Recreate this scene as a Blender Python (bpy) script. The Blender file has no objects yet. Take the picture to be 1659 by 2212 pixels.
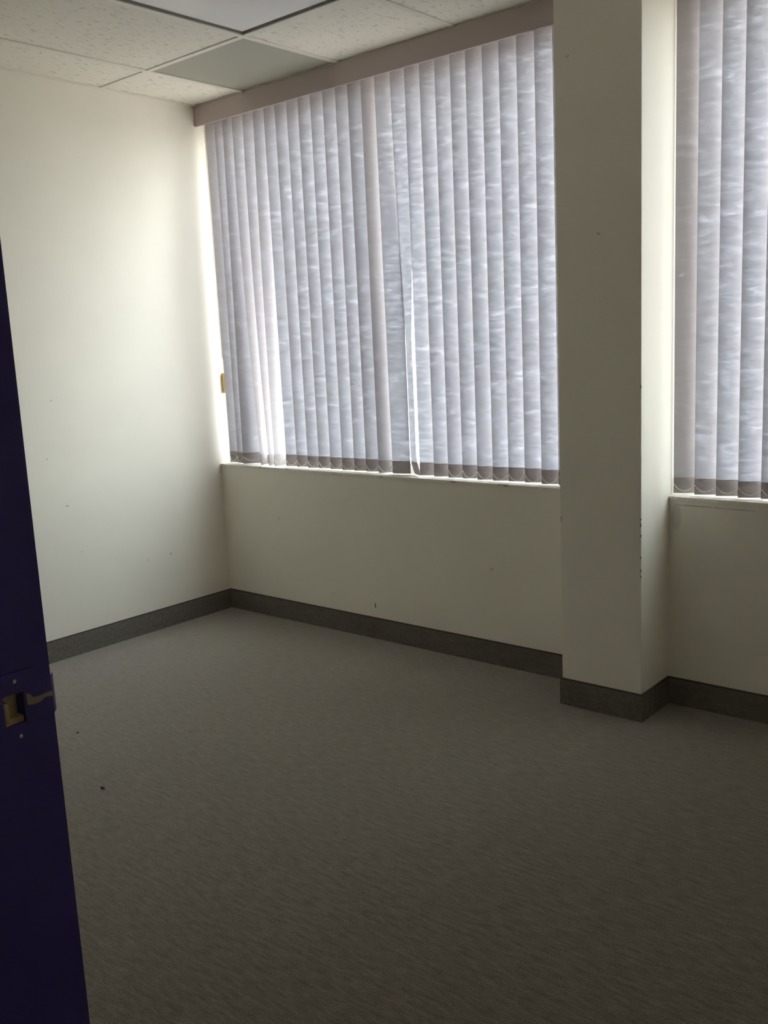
import bpy, bmesh, math, random
from mathutils import Vector, Matrix
random.seed(7)
S = bpy.context.scene
COL = S.collection

# ------------------------------------------------------------------ camera
W, H = 1659, 2212
F_PX, PX, PY, PZ = 2051.06, 3.85429, -3.17798, 1.36009
YAW, PITCH, ROLL = 0.71304, -0.177746, -0.047512
cam = bpy.data.cameras.new('camera')
camo = bpy.data.objects.new('camera', cam); COL.objects.link(camo)
fw = Vector((-math.sin(YAW)*math.cos(PITCH), math.cos(YAW)*math.cos(PITCH), math.sin(PITCH)))
rt = Vector((math.cos(YAW), math.sin(YAW), 0)); up = rt.cross(fw)
c, s = math.cos(ROLL), math.sin(ROLL)
r2 = c*rt + s*up; u2 = -s*rt + c*up
camo.matrix_world = Matrix(((r2.x, u2.x, -fw.x, PX), (r2.y, u2.y, -fw.y, PY), (r2.z, u2.z, -fw.z, PZ), (0, 0, 0, 1)))
cam.sensor_fit = 'VERTICAL'; cam.sensor_height = 36.0
cam.lens = F_PX/H*36.0
cam.clip_start = 0.02; cam.clip_end = 500
S.camera = camo

# ------------------------------------------------------------------ sky, exposure
wd = bpy.data.worlds.new('sky'); S.world = wd; wd.use_nodes = True
nt = wd.node_tree; nt.nodes.clear()
wo = nt.nodes.new('ShaderNodeOutputWorld'); bg = nt.nodes.new('ShaderNodeBackground')
tc = nt.nodes.new('ShaderNodeTexCoord'); sx = nt.nodes.new('ShaderNodeSeparateXYZ'); cr = nt.nodes.new('ShaderNodeValToRGB')
cr.color_ramp.elements[0].position = 0.0; cr.color_ramp.elements[0].color = (1.0, 0.965, 0.915, 1)
cr.color_ramp.elements[1].position = 0.7; cr.color_ramp.elements[1].color = (0.86, 0.93, 1.0, 1)
nt.links.new(tc.outputs['Generated'], sx.inputs[0]); nt.links.new(sx.outputs['Z'], cr.inputs[0])
nt.links.new(cr.outputs[0], bg.inputs['Color']); bg.inputs['Strength'].default_value = 1.0
nt.links.new(bg.outputs[0], wo.inputs[0])
S.view_settings.view_transform = 'Standard'; S.view_settings.look = 'None'
S.view_settings.gamma = 1.0; S.view_settings.use_curve_mapping = False
S.view_settings.exposure = 3.66
S.cycles.use_denoising = True
S.cycles.max_bounces = 24; S.cycles.diffuse_bounces = 16; S.cycles.transmission_bounces = 16; S.cycles.transparent_max_bounces = 24
S.cycles.sample_clamp_indirect = 8.0
S.cycles.caustics_reflective = False; S.cycles.caustics_refractive = False

# ------------------------------------------------------------------ dimensions
ZC = 2.53                    # ceiling
ZS = 0.773                   # sill top
CX0, CX1, CD = 2.1363, 2.4481, 0.2240   # pillar
XR = 3.98                    # right wall
XW2 = 3.30                   # right end of the second window, unseen, cut short to darken the right side
YF = -2.700                  # front wall, room face
YG = 0.125                   # glass plane
JX = 2.958                   # left jamb face of the doorway
JX2 = 3.868
ZH = 2.46                    # window head
BH = 0.1016                  # baseboard height

# ------------------------------------------------------------------ helpers
def lin(r, g, b):
    f = lambda v: (v/255)/12.92 if v/255 <= 0.04045 else (((v/255)+0.055)/1.055)**2.4
    return (f(r), f(g), f(b), 1)
def mat(name, col, rough=0.8, metal=0.0, spec=0.3):
    m = bpy.data.materials.new(name); m.use_nodes = True
    b = m.node_tree.nodes['Principled BSDF']
    b.inputs['Base Color'].default_value = col; b.inputs['Roughness'].default_value = rough
    b.inputs['Metallic'].default_value = metal; b.inputs['Specular IOR Level'].default_value = spec
    return m
def N(m, kind, **kw):
    n = m.node_tree.nodes.new(kind)
    for k, v in kw.items():
        if k in n.inputs.keys(): n.inputs[k].default_value = v
        else: setattr(n, k, v)
    return n
def L(m, a, b): m.node_tree.links.new(a, b)
def noise(m, scale, detail=3, rough=0.55, vec=(1, 1, 1), coord='Object', rot=(0, 0, 0)):
    t = N(m, 'ShaderNodeTexCoord'); mp = N(m, 'ShaderNodeMapping')
    mp.inputs['Scale'].default_value = vec; mp.inputs['Rotation'].default_value = rot
    n = N(m, 'ShaderNodeTexNoise'); n.inputs['Scale'].default_value = scale
    n.inputs['Detail'].default_value = detail; n.inputs['Roughness'].default_value = rough
    L(m, t.outputs[coord], mp.inputs[0]); L(m, mp.outputs[0], n.inputs['Vector'])
    return n
def ramp(m, src, stops):
    r = N(m, 'ShaderNodeValToRGB')
    e = r.color_ramp.elements
    e[0].position, e[0].color = stops[0]; e[1].position, e[1].color = stops[-1]
    for p, cc in stops[1:-1]:
        k = e.new(p); k.color = cc
    L(m, src, r.inputs[0]); return r
def g(v): return (v, v, v, 1)
def mixc(m, fac, a, b, mode='MIX'):
    x = N(m, 'ShaderNodeMix', data_type='RGBA', blend_type=mode)
    if isinstance(fac, float): x.inputs[0].default_value = fac
    else: L(m, fac, x.inputs[0])
    for i, v in ((6, a), (7, b)):
        if isinstance(v, tuple): x.inputs[i].default_value = v
        else: L(m, v, x.inputs[i])
    return x.outputs[2]
def bump(m, h, strength, dist=0.01, normal=None):
    b = N(m, 'ShaderNodeBump'); b.inputs['Strength'].default_value = strength; b.inputs['Distance'].default_value = dist
    L(m, h, b.inputs['Height'])
    if normal: L(m, normal, b.inputs['Normal'])
    return b.outputs[0]
def bsdf(m): return m.node_tree.nodes['Principled BSDF']

def marks(m, colour_socket, spots):
    """dark scuffs: ellipsoid patches at fixed places (x,y,z, rx,ry,rz, strength, colour)"""
    t = N(m, 'ShaderNodeTexCoord')
    out = colour_socket
    wob = N(m, 'ShaderNodeTexNoise'); wob.inputs['Scale'].default_value = 130
    L(m, t.outputs['Object'], wob.inputs['Vector'])
    for (x, y, z, rx, ry, rz, st, colr) in spots:
        v = N(m, 'ShaderNodeVectorMath', operation='SUBTRACT'); L(m, t.outputs['Object'], v.inputs[0]); v.inputs[1].default_value = (x, y, z)
        d = N(m, 'ShaderNodeVectorMath', operation='DIVIDE'); L(m, v.outputs[0], d.inputs[0]); d.inputs[1].default_value = (rx, ry, rz)
        l = N(m, 'ShaderNodeVectorMath', operation='LENGTH'); L(m, d.outputs[0], l.inputs[0])
        a = N(m, 'ShaderNodeMath', operation='ADD'); L(m, l.outputs['Value'], a.inputs[0]); L(m, wob.outputs[0], a.inputs[1])
        r = ramp(m, a.outputs[0], [(0.0, g(st)), (0.9, g(st)), (1.0, g(0))])
        # ramp input is clamped to 0..1, so scale the distance
        mu = N(m, 'ShaderNodeMath', operation='MULTIPLY'); L(m, a.outputs[0], mu.inputs[0]); mu.inputs[1].default_value = 0.66
        L(m, mu.outputs[0], r.inputs[0])
        out = mixc(m, r.outputs[0], out, colr)
    return out

def obj(name, bm, m, parent=None, smooth=False):
    me = bpy.data.meshes.new(name)
    bmesh.ops.recalc_face_normals(bm, faces=bm.faces[:]) if not bm.faces or True else None
    bm.to_mesh(me); bm.free()
    if smooth:
        for p in me.polygons: p.use_smooth = True
    o = bpy.data.objects.new(name, me); COL.objects.link(o)
    if m: me.materials.append(m)
    if parent: o.parent = parent
    return o
def box(bm, x0, x1, y0, y1, z0, z1, bevel=0):
    v = [bm.verts.new((x, y, z)) for x in (x0, x1) for y in (y0, y1) for z in (z0, z1)]
    q = [(0, 1, 3, 2), (4, 6, 7, 5), (0, 4, 5, 1), (2, 3, 7, 6), (0, 2, 6, 4), (1, 5, 7, 3)]
    fs = [bm.faces.new([v[i] for i in f]) for f in q]
    if bevel:
        es = list({e for f in fs for e in f.edges})
        bmesh.ops.bevel(bm, geom=es, offset=bevel, segments=2, affect='EDGES', profile=0.5)
def B(*a, **k):
    bm = bmesh.new(); box(bm, *a, **k); return bm
def tube(bm, pts, r, seg=6):
    rings = []
    for i, p in enumerate(pts):
        p = Vector(p)
        t = (Vector(pts[min(i+1, len(pts)-1)]) - Vector(pts[max(i-1, 0)])).normalized()
        a = t.orthogonal().normalized() if not rings else (prev - t*prev.dot(t)).normalized()
        prev = a; b = t.cross(a)
        rings.append([bm.verts.new(p + r*(math.cos(2*math.pi*k/seg)*a + math.sin(2*math.pi*k/seg)*b)) for k in range(seg)])
    for A, Bq in zip(rings, rings[1:]):
        for k in range(seg): bm.faces.new((A[k], A[(k+1) % seg], Bq[(k+1) % seg], Bq[k]))
    bm.faces.new(rings[0][::-1]); bm.faces.new(rings[-1])
def struct(o): o['kind'] = 'structure'; return o
def empty(name, loc=(0, 0, 0)):
    o = bpy.data.objects.new(name, None); COL.objects.link(o); o.location = loc; o.empty_display_size = 0.1; return o
def tag(o, label, cat, group=None):
    o['label'] = label; o['category'] = cat
    if group: o['group'] = group
    return o

# ------------------------------------------------------------------ materials
def paint(name, colr, spots=(), var=0.05):
    m = mat(name, colr, 0.55, spec=0.25)
    n = noise(m, 1.7, 4, 0.6)
    lo = tuple(v*(1-var) for v in colr[:3]) + (1,)
    c1 = ramp(m, n.outputs[0], [(0.3, lo), (0.7, colr)]).outputs[0]
    if spots: c1 = marks(m, c1, spots)
    L(m, c1, bsdf(m).inputs['Base Color'])
    f = noise(m, 260, 2, 0.5)
    L(m, bump(m, f.outputs[0], 0.05, 0.002), bsdf(m).inputs['Normal'])
    return m
WALL = (0.86, 0.83, 0.745, 1)
DK = (0.06, 0.055, 0.05, 1)
MID = (0.25, 0.23, 0.2, 1)
def spots_left():
    return [(0, -.365, .365, .01, .004, .005, .6, DK), (0, -.502, .36, .01, .0035,.0035, .6, DK), (0, -.906, .695, .01, .010, .003, .6, MID),
            (0, -.856, .473, .01, .0035,.0035, .6, MID), (0, -.978, .917, .01, .005, .004, .4, MID), (0, -.93, 1.17, .01, .006, .005, .3, MID)]
m_wall_left = paint('cream_wall_paint', WALL, spots_left())
m_wall_back = paint('cream_wall_paint_under_windows', WALL,
    [(1.026, 0, .158, .004, .01, .013, .85, DK), (1.68, 0, .41, .007, .01, .006, .4, MID), (.414, 0, .516, .012, .01, .010, .15, MID),
     (2.55, 0, .7425, .075, .01, .0022, .6, MID), (2.69, 0, .741, .08, .01, .0018, .5, MID), (2.475, 0, .70, .02, .01, .05, .2, MID)])
m_wall = paint('cream_wall_paint_plain', WALL)
ex = CX1
m_pillar = paint('cream_pillar_paint', WALL,
    [(ex, -CD, z, .0035, .0035, h, .75, DK) for z, h in ((1.173, .006), (.725, .005), (.705, .010), (.668, .007), (.592, .006), (.545, .008), (.525, .005))] +
    [(2.296, -CD, 1.677, .007, .01, .005, .4, MID), (2.187, -CD, 2.251, .008, .01, .006, .3, MID), (CX0+.004, -CD, .703, .004, .01, .012, .5, MID)])

m_carpet = mat('brown_grey_loop_carpet', (0.13, 0.115, 0.095, 1), 0.95, spec=0.1)
def carpet(m, base, streak, dark):
    a = noise(m, 48, 4, 0.65, (0.4, 1.8, 1))
    b = noise(m, 300, 2, 0.6)
    d = noise(m, 120, 3, 0.7, (0.45, 1.5, 1))
    ca = ramp(m, a.outputs[0], [(0.30, dark), (0.5, base), (0.72, streak)]).outputs[0]
    cb = ramp(m, b.outputs[0], [(0.3, g(0.55)), (0.7, g(1.35))]).outputs[0]
    cd = ramp(m, d.outputs[0], [(0.26, g(0.66)), (0.42, g(0.98)), (0.75, g(1.08))]).outputs[0]
    x = mixc(m, 1.0, ca, cb, 'MULTIPLY'); x = mixc(m, 1.0, x, cd, 'MULTIPLY')
    L(m, bump(m, b.outputs[0], 0.5, 0.004), bsdf(m).inputs['Normal'])
    return x
fx = carpet(m_carpet, (0.190, 0.163, 0.122, 1), (0.265, 0.229, 0.177, 1), (0.118, 0.099, 0.073, 1))
bsdf(m_carpet).inputs['Sheen Weight'].default_value = 1.0; bsdf(m_carpet).inputs['Sheen Roughness'].default_value = 0.4
L(m_carpet, fx, bsdf(m_carpet).inputs['Base Color'])
m_base = mat('dark_carpet_base', (0.05, 0.048, 0.045, 1), 0.95, spec=0.1)
fx = carpet(m_base, (0.175, 0.157, 0.138, 1), (0.205, 0.185, 0.162, 1), (0.145, 0.130, 0.113, 1))
L(m_base, fx, bsdf(m_base).inputs['Base Color'])
m_bind = mat('carpet_base_binding', (0.075, 0.055, 0.048, 1), 0.9)

m_tile = mat('fissured_ceiling_tile', (0.74, 0.71, 0.63, 1), 0.95, spec=0.05)
nf = noise(m_tile, 60, 3, 0.6, (1.0, 0.42, 1), rot=(0, 0, 0.5)); nf2 = noise(m_tile, 170, 2, 0.5)
pit = ramp(m_tile, nf.outputs[0], [(0.30, g(0)), (0.42, g(1))]).outputs[0]
L(m_tile, mixc(m_tile, pit, (0.72, 0.685, 0.60, 1), (0.86, 0.83, 0.745, 1)), bsdf(m_tile).inputs['Base Color'])
L(m_tile, bump(m_tile, nf2.outputs[0], 0.25, 0.003, bump(m_tile, pit, 0.6, 0.006)), bsdf(m_tile).inputs['Normal'])
m_panel = mat('smooth_grey_ceiling_panel', (0.41, 0.405, 0.345, 1), 0.5, spec=0.3)
m_grid = mat('white_enamel_grid', (0.78, 0.76, 0.69, 1), 0.4, spec=0.4)
m_lens = mat('white_acrylic_lens', (0.86, 0.85, 0.85, 1), 0.35, spec=0.4)
m_housing = mat('light_housing_enamel', (0.35, 0.34, 0.32, 1), 0.5)

m_white = mat('white_window_frame', (0.85, 0.84, 0.80, 1), 0.4, spec=0.4)
m_sill = mat('white_sill_paint', (0.84, 0.80, 0.72, 1), 0.45, spec=0.4)
ns = noise(m_sill, 22, 4, 0.7, (0.4, 3, 1))
L(m_sill, ramp(m_sill, ns.outputs[0], [(0.32, (0.42, 0.36, 0.28, 1)), (0.42, (0.84, 0.80, 0.72, 1))]).outputs[0], bsdf(m_sill).inputs['Base Color'])
m_glass = bpy.data.materials.new('clear_window_glass'); m_glass.use_nodes = True
m_glass.node_tree.nodes.clear()
go = N(m_glass, 'ShaderNodeOutputMaterial'); gm = N(m_glass, 'ShaderNodeMixShader'); gt = N(m_glass, 'ShaderNodeBsdfTransparent'); gg = N(m_glass, 'ShaderNodeBsdfGlossy')
gt.inputs[0].default_value = (0.93, 0.96, 0.96, 1); gg.inputs['Roughness'].default_value = 0.02
gm.inputs[0].default_value = 0.06
L(m_glass, gt.outputs[0], gm.inputs[1]); L(m_glass, gg.outputs[0], gm.inputs[2]); L(m_glass, gm.outputs[0], go.inputs[0])

def fabric(name, refl, trans, seed):
    m = bpy.data.materials.new(name); m.use_nodes = True; m.node_tree.nodes.clear()
    o = N(m, 'ShaderNodeOutputMaterial'); ad = N(m, 'ShaderNodeAddShader'); df = N(m, 'ShaderNodeBsdfDiffuse'); tr = N(m, 'ShaderNodeBsdfTranslucent')
    oi = N(m, 'ShaderNodeObjectInfo')
    t = N(m, 'ShaderNodeTexCoord'); addv = N(m, 'ShaderNodeVectorMath', operation='ADD'); mp = N(m, 'ShaderNodeMapping')
    cx = N(m, 'ShaderNodeCombineXYZ'); mu = N(m, 'ShaderNodeMath', operation='MULTIPLY'); mu.inputs[1].default_value = 37.0
    L(m, oi.outputs['Random'], mu.inputs[0]); L(m, mu.outputs[0], cx.inputs[0]); L(m, mu.outputs[0], cx.inputs[2])
    L(m, t.outputs['Object'], addv.inputs[0]); L(m, cx.outputs[0], addv.inputs[1])
    mp.inputs['Scale'].default_value = (13, 13, 48); mp.inputs['Rotation'].default_value = (0, 0.22, 0)
    L(m, addv.outputs[0], mp.inputs[0])
    n1 = N(m, 'ShaderNodeTexNoise'); n1.inputs['Scale'].default_value = 1.0; n1.inputs['Detail'].default_value = 5; n1.inputs['Roughness'].default_value = 0.62; n1.inputs['Distortion'].default_value = 0.5
    L(m, mp.outputs[0], n1.inputs['Vector'])
    n2 = N(m, 'ShaderNodeTexNoise'); n2.inputs['Scale'].default_value = 420; n2.inputs['Detail'].default_value = 1
    L(m, addv.outputs[0], n2.inputs['Vector'])
    k = ramp(m, n1.outputs[0], [(0.30, g(0.72)), (0.5, g(0.94)), (0.60, g(1.18)), (0.72, g(1.8))]).outputs[0]
    k2 = ramp(m, n2.outputs[0], [(0.3, g(0.93)), (0.7, g(1.07))]).outputs[0]
    kk = mixc(m, 1.0, k, k2, 'MULTIPLY')
    L(m, mixc(m, 1.0, kk, trans, 'MULTIPLY'), tr.inputs[0])
    df.inputs[0].default_value = refl
    L(m, df.outputs[0], ad.inputs[0]); L(m, tr.outputs[0], ad.inputs[1]); L(m, ad.outputs[0], o.inputs[0])
    return m
m_vane = fabric('mauve_grey_vane_fabric', (0.42, 0.385, 0.385, 1), (0.081, 0.084, 0.098, 1), 0)
m_pocket = fabric('doubled_vane_hem_fabric', (0.36, 0.33, 0.325, 1), (0.105, 0.095, 0.097, 1), 1)
m_valance = mat('mauve_grey_valance', (0.47, 0.40, 0.39, 1), 0.55, spec=0.3)
m_rail = mat('white_headrail', (0.7, 0.68, 0.64, 1), 0.4)
m_bead = mat('white_bead_chain', (0.86, 0.82, 0.76, 1), 0.4)
m_cord = mat('ivory_control_cord', (0.34, 0.31, 0.26, 1), 0.7)
m_brass = mat('brass_coloured_weight', (0.62, 0.43, 0.13, 1), 0.35, 0.6)
m_navy = mat('navy_gloss_paint', (0.09, 0.067, 0.30, 1), 0.35, spec=0.35)
nn = noise(m_navy, 60, 3); L(m_navy, bump(m_navy, nn.outputs[0], 0.06, 0.002), bsdf(m_navy).inputs['Normal'])
m_wood = mat('raw_wood_in_latch_hole', (0.62, 0.44, 0.22, 1), 0.6)
nw = noise(m_wood, 60, 3, 0.6, (1, 1, .3)); L(m_wood, ramp(m_wood, nw.outputs[0], [(0.35, (0.62, 0.42, 0.18, 1)), (0.55, (0.95, 0.80, 0.52, 1))]).outputs[0], bsdf(m_wood).inputs['Base Color'])
m_worn = mat('worn_bare_brass', (0.45, 0.37, 0.27, 1), 0.5, 0.2)
m_screw = mat('worn_steel_screw', (0.7, 0.68, 0.66, 1), 0.3, 0.7)
m_fleck = mat('dark_fluff', (0.045, 0.038, 0.03, 1), 0.95)

# ------------------------------------------------------------------ room shell
bm = B(-0.15, XR+0.15, YF-2.2, 0.25, -0.08, 0.0)
struct(obj('floor', bm, m_carpet))
struct(obj('wall_left', B(-0.15, 0, YF-.12, 0.25, 0, 2.75), m_wall_left))
struct(obj('wall_right', B(XR, XR+.15, YF-2.2, 0.25, 0, 2.75), m_wall))
bm = B(0, XR, 0, 0.25, 0, ZS-0.012); box(bm, 0, XR, 0.004, 0.25, ZH, 2.75); box(bm, XW2, XR, 0, 0.25, ZS-0.012, ZH)
struct(obj('wall_back', bm, m_wall_back))
bm = B(CX0, CX1, -CD, 0.25, 0, 2.75)
es = [e for e in bm.edges if abs(e.verts[0].co.z-e.verts[1].co.z) > 1 and e.verts[0].co.y < -.1]
bmesh.ops.bevel(bm, geom=es, offset=0.003, segments=2, affect='EDGES', profile=0.5)
struct(obj('wall_pillar', bm, m_pillar))
bm = B(-.15, JX-.02, YF-.12, YF, 0, 2.75); box(bm, JX2+.02, XR, YF-.12, YF, 0, 2.75); box(bm, JX-.02, JX2+.02, YF-.12, YF, 2.08, 2.75)
struct(obj('wall_front', bm, m_wall))
bm = B(1.6, XR, YF-2.2, YF-2.05, 0, 2.75); box(bm, 1.45, 1.6, YF-2.2, YF-.12, 0, 2.75)
struct(obj('wall_hallway', bm, m_wall))

# baseboards: strips of the same carpet, bound along the top
def strip(path, name, closed_in=1):
    t = 0.007
    o = None
    bm = bmesh.new(); bb = bmesh.new()
    n = len(path)
    offs = []
    for i, p in enumerate(path):
        p = Vector(p + (0,))
        ns_ = []
        if i > 0:
            d = (p - Vector(path[i-1] + (0,))).normalized(); ns_.append(Vector((d.y, -d.x, 0)))
        if i < n-1:
            d = (Vector(path[i+1] + (0,)) - p).normalized(); ns_.append(Vector((d.y, -d.x, 0)))
        q = ns_[0] if len(ns_) == 1 else (ns_[0] + ns_[1])
        offs.append((p, p + q*t))
    def prism(b, z0, z1):
        rows = []
        for a, c_ in offs:
            rows.append([b.verts.new((a.x, a.y, z0)), b.verts.new((c_.x, c_.y, z0)), b.verts.new((c_.x, c_.y, z1)), b.verts.new((a.x, a.y, z1))])
        for A, C_ in zip(rows, rows[1:]):
            for k in range(4): b.faces.new((A[k], A[(k+1) % 4], C_[(k+1) % 4], C_[k]))
        b.faces.new(rows[0]); b.faces.new(rows[-1][::-1])
    prism(bm, 0, BH-.004); prism(bb, BH-.004, BH)
    o = struct(obj(name, bm, m_base)); e = obj('binding', bb, m_bind, o)
    return o
strip([(0, YF), (0, -0.0075)], 'baseboard_left')
strip([(0, 0), (CX0, 0), (CX0, -CD), (CX1, -CD), (CX1, 0), (XR, 0)], 'baseboard_back')
strip([(XR, -0.0075), (XR, YF)], 'baseboard_right')

# ------------------------------------------------------------------ ceiling
AX = [0.0, 0.352, 0.962, 1.572, 2.182, 2.792, 3.402, XR]
AY = [0.0, -0.524, -1.744, YF]
ceil = struct(obj('ceiling', B(-.15, XR+.15, YF-2.2, .25, 2.75, 2.85), m_wall))
bw, bt = 0.024, 0.0
def in_pillar(x0, x1, y0, y1): return x1 > CX0 and x0 < CX1 and y1 > -CD
for i in range(len(AX)-1):
    for j in range(len(AY)-1):
        x0, x1, y1, y0 = AX[i]+.004, AX[i+1]-.004, AY[j]-.004, AY[j+1]+.004
        if i == 2 and j == 1: continue            # the light
        bm = bmesh.new()
        if in_pillar(x0, x1, y0, y1):
            box(bm, x0, x1, y0, -CD-.004, ZC+.004, ZC+.018)
            if x0 < CX0-.02: box(bm, x0, CX0-.003, -CD-.004, y1, ZC+.004, ZC+.018)
            if x1 > CX1+.02: box(bm, CX1+.003, x1, -CD-.004, y1, ZC+.004, ZC+.018)
        else: box(bm, x0, x1, y0, y1, ZC+.004, ZC+.018)
        if i == 1 and j == 0:
            t = obj('ceiling_panel', bm, m_panel, ceil); t['label'] = 'smooth grey panel in place of a textured tile'
        else: obj('ceiling_tile', bm, m_tile, ceil)
for x in AX[1:-1]:
    y1 = -CD if CX0 < x < CX1 else 0
    obj('grid_bar', B(x-bw/2, x+bw/2, YF, y1, ZC-.001, ZC+.003), m_grid, ceil)
for y in AY[1:-1]:
    for i in range(len(AX)-1):
        obj('cross_bar', B(AX[i]+(bw/2 if i else 0), AX[i+1]-bw/2*(i < len(AX)-2), y-bw/2, y+bw/2, ZC-.0005, ZC+.003), m_grid, ceil)
for a in ((0.0, 0.018, YF, 0), (XR-.018, XR, YF, 0), (.018, XR-.018, YF, YF+.018)):
    obj('wall_angle', B(*a, ZC-.0012, ZC+.003), m_grid, ceil)
# hallway ceiling
struct(obj('ceiling_hallway', B(1.6, XR, YF-2.05, YF-.12, ZC, ZC+.02), m_tile))

# recessed light, switched off
lt = empty('ceiling_light', (1.267, -1.134, ZC)); tag(lt, 'unlit recessed ceiling light with a smooth white lens', 'ceiling light')
def LB(x0, x1, y0, y1, z0, z1): return (x0-1.267, x1-1.267, y0+1.134, y1+1.134, z0-ZC, z1-ZC)
bm = bmesh.new()
X0, X1, Y0, Y1 = .962+.014, 1.572-.014, -1.744+.014, -.524-.014
box(bm, *LB(X0, X1, Y0, Y1, ZC+.09, ZC+.095))
box(bm, *LB(X0-.004, X0, Y0, Y1, ZC+.004, ZC+.095)); box(bm, *LB(X1, X1+.004, Y0, Y1, ZC+.004, ZC+.095))
box(bm, *LB(X0, X1, Y0-.004, Y0, ZC+.004, ZC+.095)); box(bm, *LB(X0, X1, Y1, Y1+.004, ZC+.004, ZC+.095))
obj('housing', bm, m_housing, lt)
obj('lens', B(*LB(X0+.010, X1-.010, Y0+.010, Y1-.010, ZC+.008, ZC+.012), bevel=.001), m_lens, lt)

# ------------------------------------------------------------------ windows
def window(name, x0, x1, mull):
    fr = bmesh.new(); w = .045; ws = .068
    y0, y1 = YG-.025, YG+.045
    box(fr, x0, x0+ws, y0, y1, ZS, ZH); box(fr, x1-ws, x1, y0, y1, ZS, ZH)
    box(fr, x0+ws, x1-ws, y0, y1, ZS, ZS+w); box(fr, x0+ws, x1-ws, y0, y1, ZH-w, ZH)
    o = struct(obj(name, fr, m_white))
    obj('mullion', B(mull-.025, mull+.025, y0, y1, ZS+w, ZH-w), m_white, o)
    for a, b in ((x0+ws, mull-.025), (mull+.025, x1-ws)):
        obj('glass_pane', B(a-.004, b+.004, YG-.003, YG+.003, ZS+w-.004, ZH-w+.004), m_glass, o)
    # sill board, its front edge chipped
    sb = bmesh.new(); n = int((x1-x0)/.025)
    prev = None
    for i in range(n+1):
        x = x0 + (x1-x0)*i/n
        j = -random.choice((.0, .0, .001, .0015, .003)) + random.uniform(-.0008, .0008)
        yf = -.006 - j
        ring = [sb.verts.new(q) for q in ((x, yf+.001, ZS-.012), (x, yf, ZS-.002), (x, yf+.003, ZS-.0003), (x, YG-.025, ZS), (x, YG-.025, ZS-.012))]
        if prev:
            for k in range(5): sb.faces.new((prev[k], prev[(k+1) % 5], ring[(k+1) % 5], ring[k]))
        else: sb.faces.new(ring)
        prev = ring
    sb.faces.new(prev[::-1])
    obj('window_sill', sb, m_sill, o)
    return o
window('window_1', 0, CX0, 1.09)
window('window_2', CX1, XW2, 2.87)

# ------------------------------------------------------------------ vertical blinds
VW, VZ0, VZ1, PH, VY = 0.089, 0.7785, 2.500, 0.053, 0.048
def smooth(t): return max(0, min(1, t))
def vane_geo(th_top, th_bot, dxb=0.0, start=1.0, curl=0.0):
    """returns point function p(u in -.5...5, z) relative to the pivot at x=0,y=0"""
    def p(u, z, off=0.0):
        t = smooth((VZ1 - z)/(VZ1-VZ0)/start) if start <= 1 else (VZ1-z)/(VZ1-VZ0)
        th = math.radians(th_top + (th_bot-th_top)*t)
        sag = 0.0045*(1-(2*u)**2)
        cx_, sy_ = math.cos(th), math.sin(th)
        nx, ny = sy_, -cx_                      # toward the room
        q = max(0, (VZ0+.10-z)/.10)
        return (u*VW*cx_ + nx*(sag-off*-1) + dxb*t + curl*q*q, u*VW*sy_ + ny*(sag-off*-1), z)
    return p
def vane_mesh(p, nrow):
    bm = bmesh.new(); rows = []; nc = 6
    z1, z0 = VZ1, VZ0+PH
    for r in range(nrow+1):
        z = z1 + (z0-z1)*r/nrow
        rows.append([bm.verts.new(p(-.5+k/nc, z)) for k in range(nc+1)])
    for A, C_ in zip(rows, rows[1:]):
        for k in range(nc): bm.faces.new((A[k], C_[k], C_[k+1], A[k+1]))
    pk = bmesh.new(); rows = []; nr = 5
    for r in range(nr+1):
        z = VZ0+PH+.003 + (-PH-.003)*r/nr
        e = 0.0008 if r == 0 else 0.0016
        rows.append(([pk.verts.new(p(-.5+k/nc, z, e)) for k in range(nc+1)], [pk.verts.new(p(-.5+k/nc, z, -e)) for k in range(nc+1)]))
    for (A, A2), (C_, C2) in zip(rows, rows[1:]):
        for k in range(nc):
            pk.faces.new((A[k], C_[k], C_[k+1], A[k+1])); pk.faces.new((A2[k], A2[k+1], C2[k+1], C2[k]))
        pk.faces.new((A[0], A2[0], C2[0], C_[0])); pk.faces.new((A[nc], C_[nc], C2[nc], A2[nc]))
    for row, fl in ((rows[0], 1), (rows[-1], 0)):
        for k in range(nc): pk.faces.new((row[0][k], row[0][k+1], row[1][k+1], row[1][k]))
    return bm, pk
def bead_span(a, b, sag, parent):
    """bead chain hanging between two weight ends, in front of a vane"""
    a, b = Vector(a), Vector(b)
    n = 24; pts = []
    for i in range(n+1):
        t = i/n; q = a.lerp(b, t); q.z -= sag*4*t*(1-t); q.y -= .006*math.sin(math.pi*t)
        pts.append(q)
    bm = bmesh.new(); tube(bm, pts, 0.0008, 4)
    ln = sum((pts[i+1]-pts[i]).length for i in range(n)); step = .0098; d = step/2; acc = 0
    for i in range(n):
        sg = (pts[i+1]-pts[i]).length
        while acc + sg >= d:
            q = pts[i].lerp(pts[i+1], (d-acc)/sg)
            bmesh.ops.create_icosphere(bm, subdivisions=1, radius=0.0024, matrix=Matrix.Translation(q)); d += step
        acc += sg
    return obj('bead_chain', bm, m_bead, parent, True)

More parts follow.
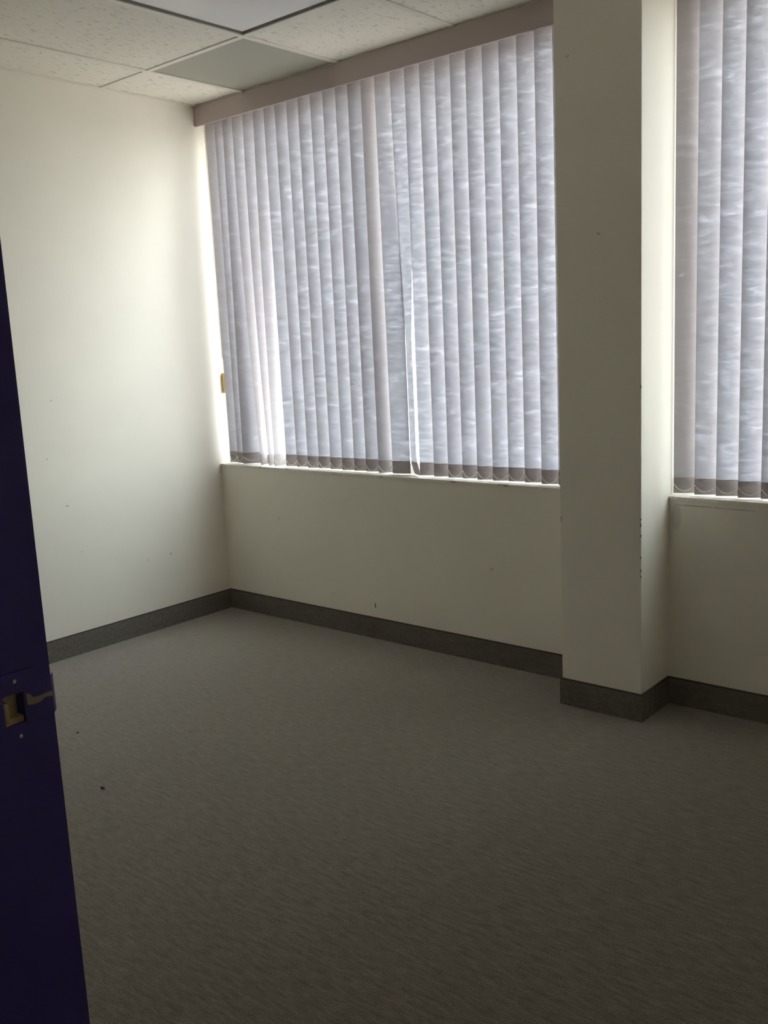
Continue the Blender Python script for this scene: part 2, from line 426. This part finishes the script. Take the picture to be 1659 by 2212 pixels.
def blind(label, x0, x1, pivots, special, chain_skip=(), sag=0.028):
    root = empty('vertical_blind', ((x0+x1)/2, 0, VZ0-.001)); tag(root, label, 'blind')
    ox, oz = (x0+x1)/2, VZ0-.001
    def put(name, bm, m, sm=False):
        o = obj(name, bm, m, root, sm); o.matrix_parent_inverse = Matrix.Translation((-ox, 0, -oz)); return o
    put('valance', B(x0+.001, x1-.001, -.002, .008, 2.4365, ZC-.0015), m_valance)
    put('headrail', B(x0+.012, x1-.012, .025, .070, 2.505, 2.530), m_rail)
    p = vane_geo(26, 26); bm, pk = vane_mesh(p, 6)
    me_v = obj('vane_source', bm, m_vane, None, True); me_p = obj('pocket_source', pk, m_pocket)
    ends = []
    for k, px in enumerate(pivots):
        sp = special.get(k)
        if sp:
            tt, tb, dxb, start, curl, lab = sp
            pf = vane_geo(tt, tb, dxb, start, curl); bm, pk = vane_mesh(pf, 40)
            v = obj('vane', bm, m_vane, None, True); q = obj('weight_pocket', pk, m_pocket)
            if lab: v['label'] = lab
            rz = 0
        else:
            v = me_v.copy(); v.name = 'vane'; COL.objects.link(v); q = me_p.copy(); q.name = 'weight_pocket'; COL.objects.link(q)
            pf = p; rz = math.radians(random.uniform(-2.0, 2.0))
        v.parent = root; v.matrix_parent_inverse = Matrix.Translation((-ox, 0, -oz))
        v.location = (px, VY, random.uniform(-.0012, .0012)); v.rotation_euler = (0, random.uniform(-.0008, .0008), rz)
        q.parent = v
        l = Vector(pf(-.5, VZ0+.034, .003)); l.rotate(Matrix.Rotation(rz, 3, 'Z')); ends.append(l + Vector((px, VY, 0)))
    for k in range(len(pivots)-1):
        if k in chain_skip: continue
        a, b = ends[k], ends[k+1]
        sg = sag if (b-a).length < .1 else .014
        c_ = bead_span(a, b, sg, root); c_.matrix_parent_inverse = Matrix.Translation((-ox, 0, -oz))
    for o in (me_v, me_p): bpy.data.objects.remove(o)
    return root, put
dx = .5*VW*math.cos(math.radians(26))
lefts = [.042, .106, .172, .242, .318, .390, .463, .538, .612, .687, .762, .838, .913, .987, 1.063, 1.140, 1.222, 1.299, 1.376, 1.452, 1.527, 1.603, 1.679, 1.756, 1.832, 1.909, 1.986, 2.045]
special = {
    0: (22, 22, .0, 1.0, 0, None),
    1: (22, 24, -.005, 1.0, 0, None),
    2: (27, 46, -.024, 1.0, 0, 'wide-showing vane beside the white gap at the lower left'),
    3: (28, 120, -.003, 1.0, 0, 'vane twisted edge-on so that daylight whitens it'),
    4: (28, 112, -.0135, 1.0, 0, 'vane twisted edge-on so that daylight whitens it'),
    5: (28, 86, -.022, 1.0, 0, None),
    14: (48, 48, 0, 1.0, 0, 'pale pinkish vane turned further open'),
    15: (26, 12, .0, 1.0, 0, None),
    16: (26, -34, -.013, 0.66, .022, 'vane twisted backwards with its foot kicked out, open slit beside it'),
}
b1, put = blind('mauve-grey vertical blind over the wide window, between left wall and pillar', 0, CX0,
      [l+dx for l in lefts], special, chain_skip=(3, 4, 16, 17, 18))
# control cord loop and its brass-coloured weight at the left reveal
bm = bmesh.new()
pts = [(.006, .060, 2.50)] + [(.006, .060, z) for z in (2.2, 1.8, 1.5, 1.315)] + [(.0125-.0065*math.cos(a), .063, 1.315-.012*math.sin(a)) for a in (.5, 1.0, 1.57, 2.1, 2.6)] + [(.019, .066, z) for z in (1.315, 1.5, 1.8, 2.2, 2.50)]
tube(bm, pts, .0016, 6); put('control_cord', bm, m_cord, True)
bm = B(.005, .023, .046, .056, 1.135, 1.238, bevel=.0015)
put('cord_weight', bm, m_brass)['label'] = 'brass-coloured cord weight'
lefts2 = [2.452+.0765*k for k in range(20)]
lefts2 = [l for l in lefts2 if l < XW2-.07]
blind('mauve-grey vertical blind over the second window, right of the pillar', CX1, XW2, [l+dx for l in lefts2], {}, sag=.022)

# ------------------------------------------------------------------ doorway frame
JY0, JY1 = YF-.125, YF+.010
d1 = bmesh.new()
hy0, hy1, hz0, hz1 = -2.7445, -2.7227, .9915, 1.0240
# jamb with a latch hole: built as four blocks around it
box(d1, JX-.02, JX, JY0, hy0, 0, 2.08); box(d1, JX-.02, JX, hy1, JY1, 0, 2.08)
box(d1, JX-.02, JX, hy0, hy1, 0, hz0); box(d1, JX-.02, JX, hy0, hy1, hz1, 2.08)
box(d1, JX-.06, JX-.02, YF+.0005, JY1, 0, 2.12)
box(d1, JX2, JX2+.02, JY0, JY1, 0, 2.08); box(d1, JX-.02, JX2+.02, JY0, JY1, 2.06, 2.08)
box(d1, JX, JX+.012, JY0+.02, JY1-.065, 0, 2.06)          # stop
door = struct(obj('door_1', d1, m_navy))
sp = bmesh.new(); T = .0014
box(sp, JX, JX+T, -2.757, hy0, .9705, 1.0465); box(sp, JX, JX+T, hy1, -2.710, .9705, 1.0465)
box(sp, JX, JX+T, hy0, hy1, .9705, hz0); box(sp, JX, JX+T, hy0, hy1, hz1, 1.0465)
# lip, curving past the edge of the jamb
prev = None
for i in range(7):
    t = i/6; y = -2.710 + .0275*t; x = JX + T - .010*max(0, t-.55)**1.6/.28
    ring = [sp.verts.new(q) for q in ((x, y, .9895), (x, y, 1.0305), (x-T, y, 1.0305), (x-T, y, .9895))]
    if prev:
        for k in range(4): sp.faces.new((prev[k], prev[(k+1) % 4], ring[(k+1) % 4], ring[k]))
    else: sp.faces.new(ring)
    prev = ring
sp.faces.new(prev[::-1])
plate = obj('strike_plate', sp, m_navy, door)
for z, yy in ((1.0370, -2.7305), (.9780, -2.7305)):
    bm = bmesh.new(); bmesh.ops.create_uvsphere(bm, u_segments=10, v_segments=6, radius=.0024, matrix=Matrix.Translation((JX+T, yy, z)) @ Matrix.Diagonal((.4, 1, 1, 1)))
    obj('screw', bm, m_screw, plate, True)
bm = B(JX-.0195, JX-.015, hy0, hy1, hz0, hz1)
box(bm, JX-.015, JX-.001, hy0+.0005, hy0+.006, hz0, hz1-.008)
box(bm, JX-.015, JX-.003, hy0, hy1, hz0, hz0+.006)
obj('latch_pocket', bm, m_wood, plate)
bm = bmesh.new()
pts = [(-2.7195, 1.0150), (-2.7165, 1.0135), (-2.712, 1.0105), (-2.705, 1.0105), (-2.699, 1.0125), (-2.690, 1.0120)]
wd_ = [.0065, .0062, .0038, .0034, .0022, .0028]
top = [bm.verts.new((JX+T+.0003, y, z+w)) for (y, z), w in zip(pts, wd_)]; bot = [bm.verts.new((JX+T+.0003, y, z-w)) for (y, z), w in zip(pts, wd_)]
for i in range(len(pts)-1): bm.faces.new((top[i], top[i+1], bot[i+1], bot[i]))
ext = bmesh.ops.extrude_face_region(bm, geom=bm.faces[:])
bmesh.ops.translate(bm, vec=(-.0003, 0, 0), verts=[v for v in ext['geom'] if isinstance(v, bmesh.types.BMVert)])
obj('worn_streak', bm, m_worn, plate)['label'] = 'paint worn to bare metal by the latch'
# ------------------------------------------------------------------ specks on the carpet
def fleck(x, y, r, label):
    bm = bmesh.new(); bmesh.ops.create_icosphere(bm, subdivisions=2, radius=1)
    for v in bm.verts:
        k = 1 + random.uniform(-.3, .3); v.co = Vector((v.co.x*r*k, v.co.y*r*.6*k, max(0, v.co.z)*r*.5*k))
    o = obj('lint_speck', bm, m_fleck, None, True); o.location = (x, y, 0.0); tag(o, label, 'lint'); return o
fleck(.8205, -1.4447, .006, 'tiny dark lint speck on the carpet, the one nearer the left baseboard')
fleck(1.292, -1.649, .009, 'dark lint speck on the carpet, further out from the wall')

# ------------------------------------------------------------------ outdoors
m_walk = mat('pinkish_concrete', (0.50, 0.42, 0.37, 1), 0.9); m_road = mat('grey_asphalt', (0.27, 0.27, 0.26, 1), 0.9); m_dry = mat('dry_grass', (0.44, 0.41, 0.29, 1), 0.95)
for m in (m_walk, m_road, m_dry):
    n = noise(m, 1.5, 5); cc = tuple(bsdf(m).inputs['Base Color'].default_value)
    L(m, ramp(m, n.outputs[0], [(0.3, tuple(v*.75 for v in cc[:3])+(1,)), (0.7, cc)]).outputs[0], bsdf(m).inputs['Base Color'])
struct(obj('ground_walk', B(-30, 30, .25, 12, -.4, -.25), m_walk))
struct(obj('ground_road', B(-60, 60, 12, 24, -.42, -.27), m_road))
struct(obj('ground_grass', B(-200, 200, 24, 260, -.4, -.25), m_dry))
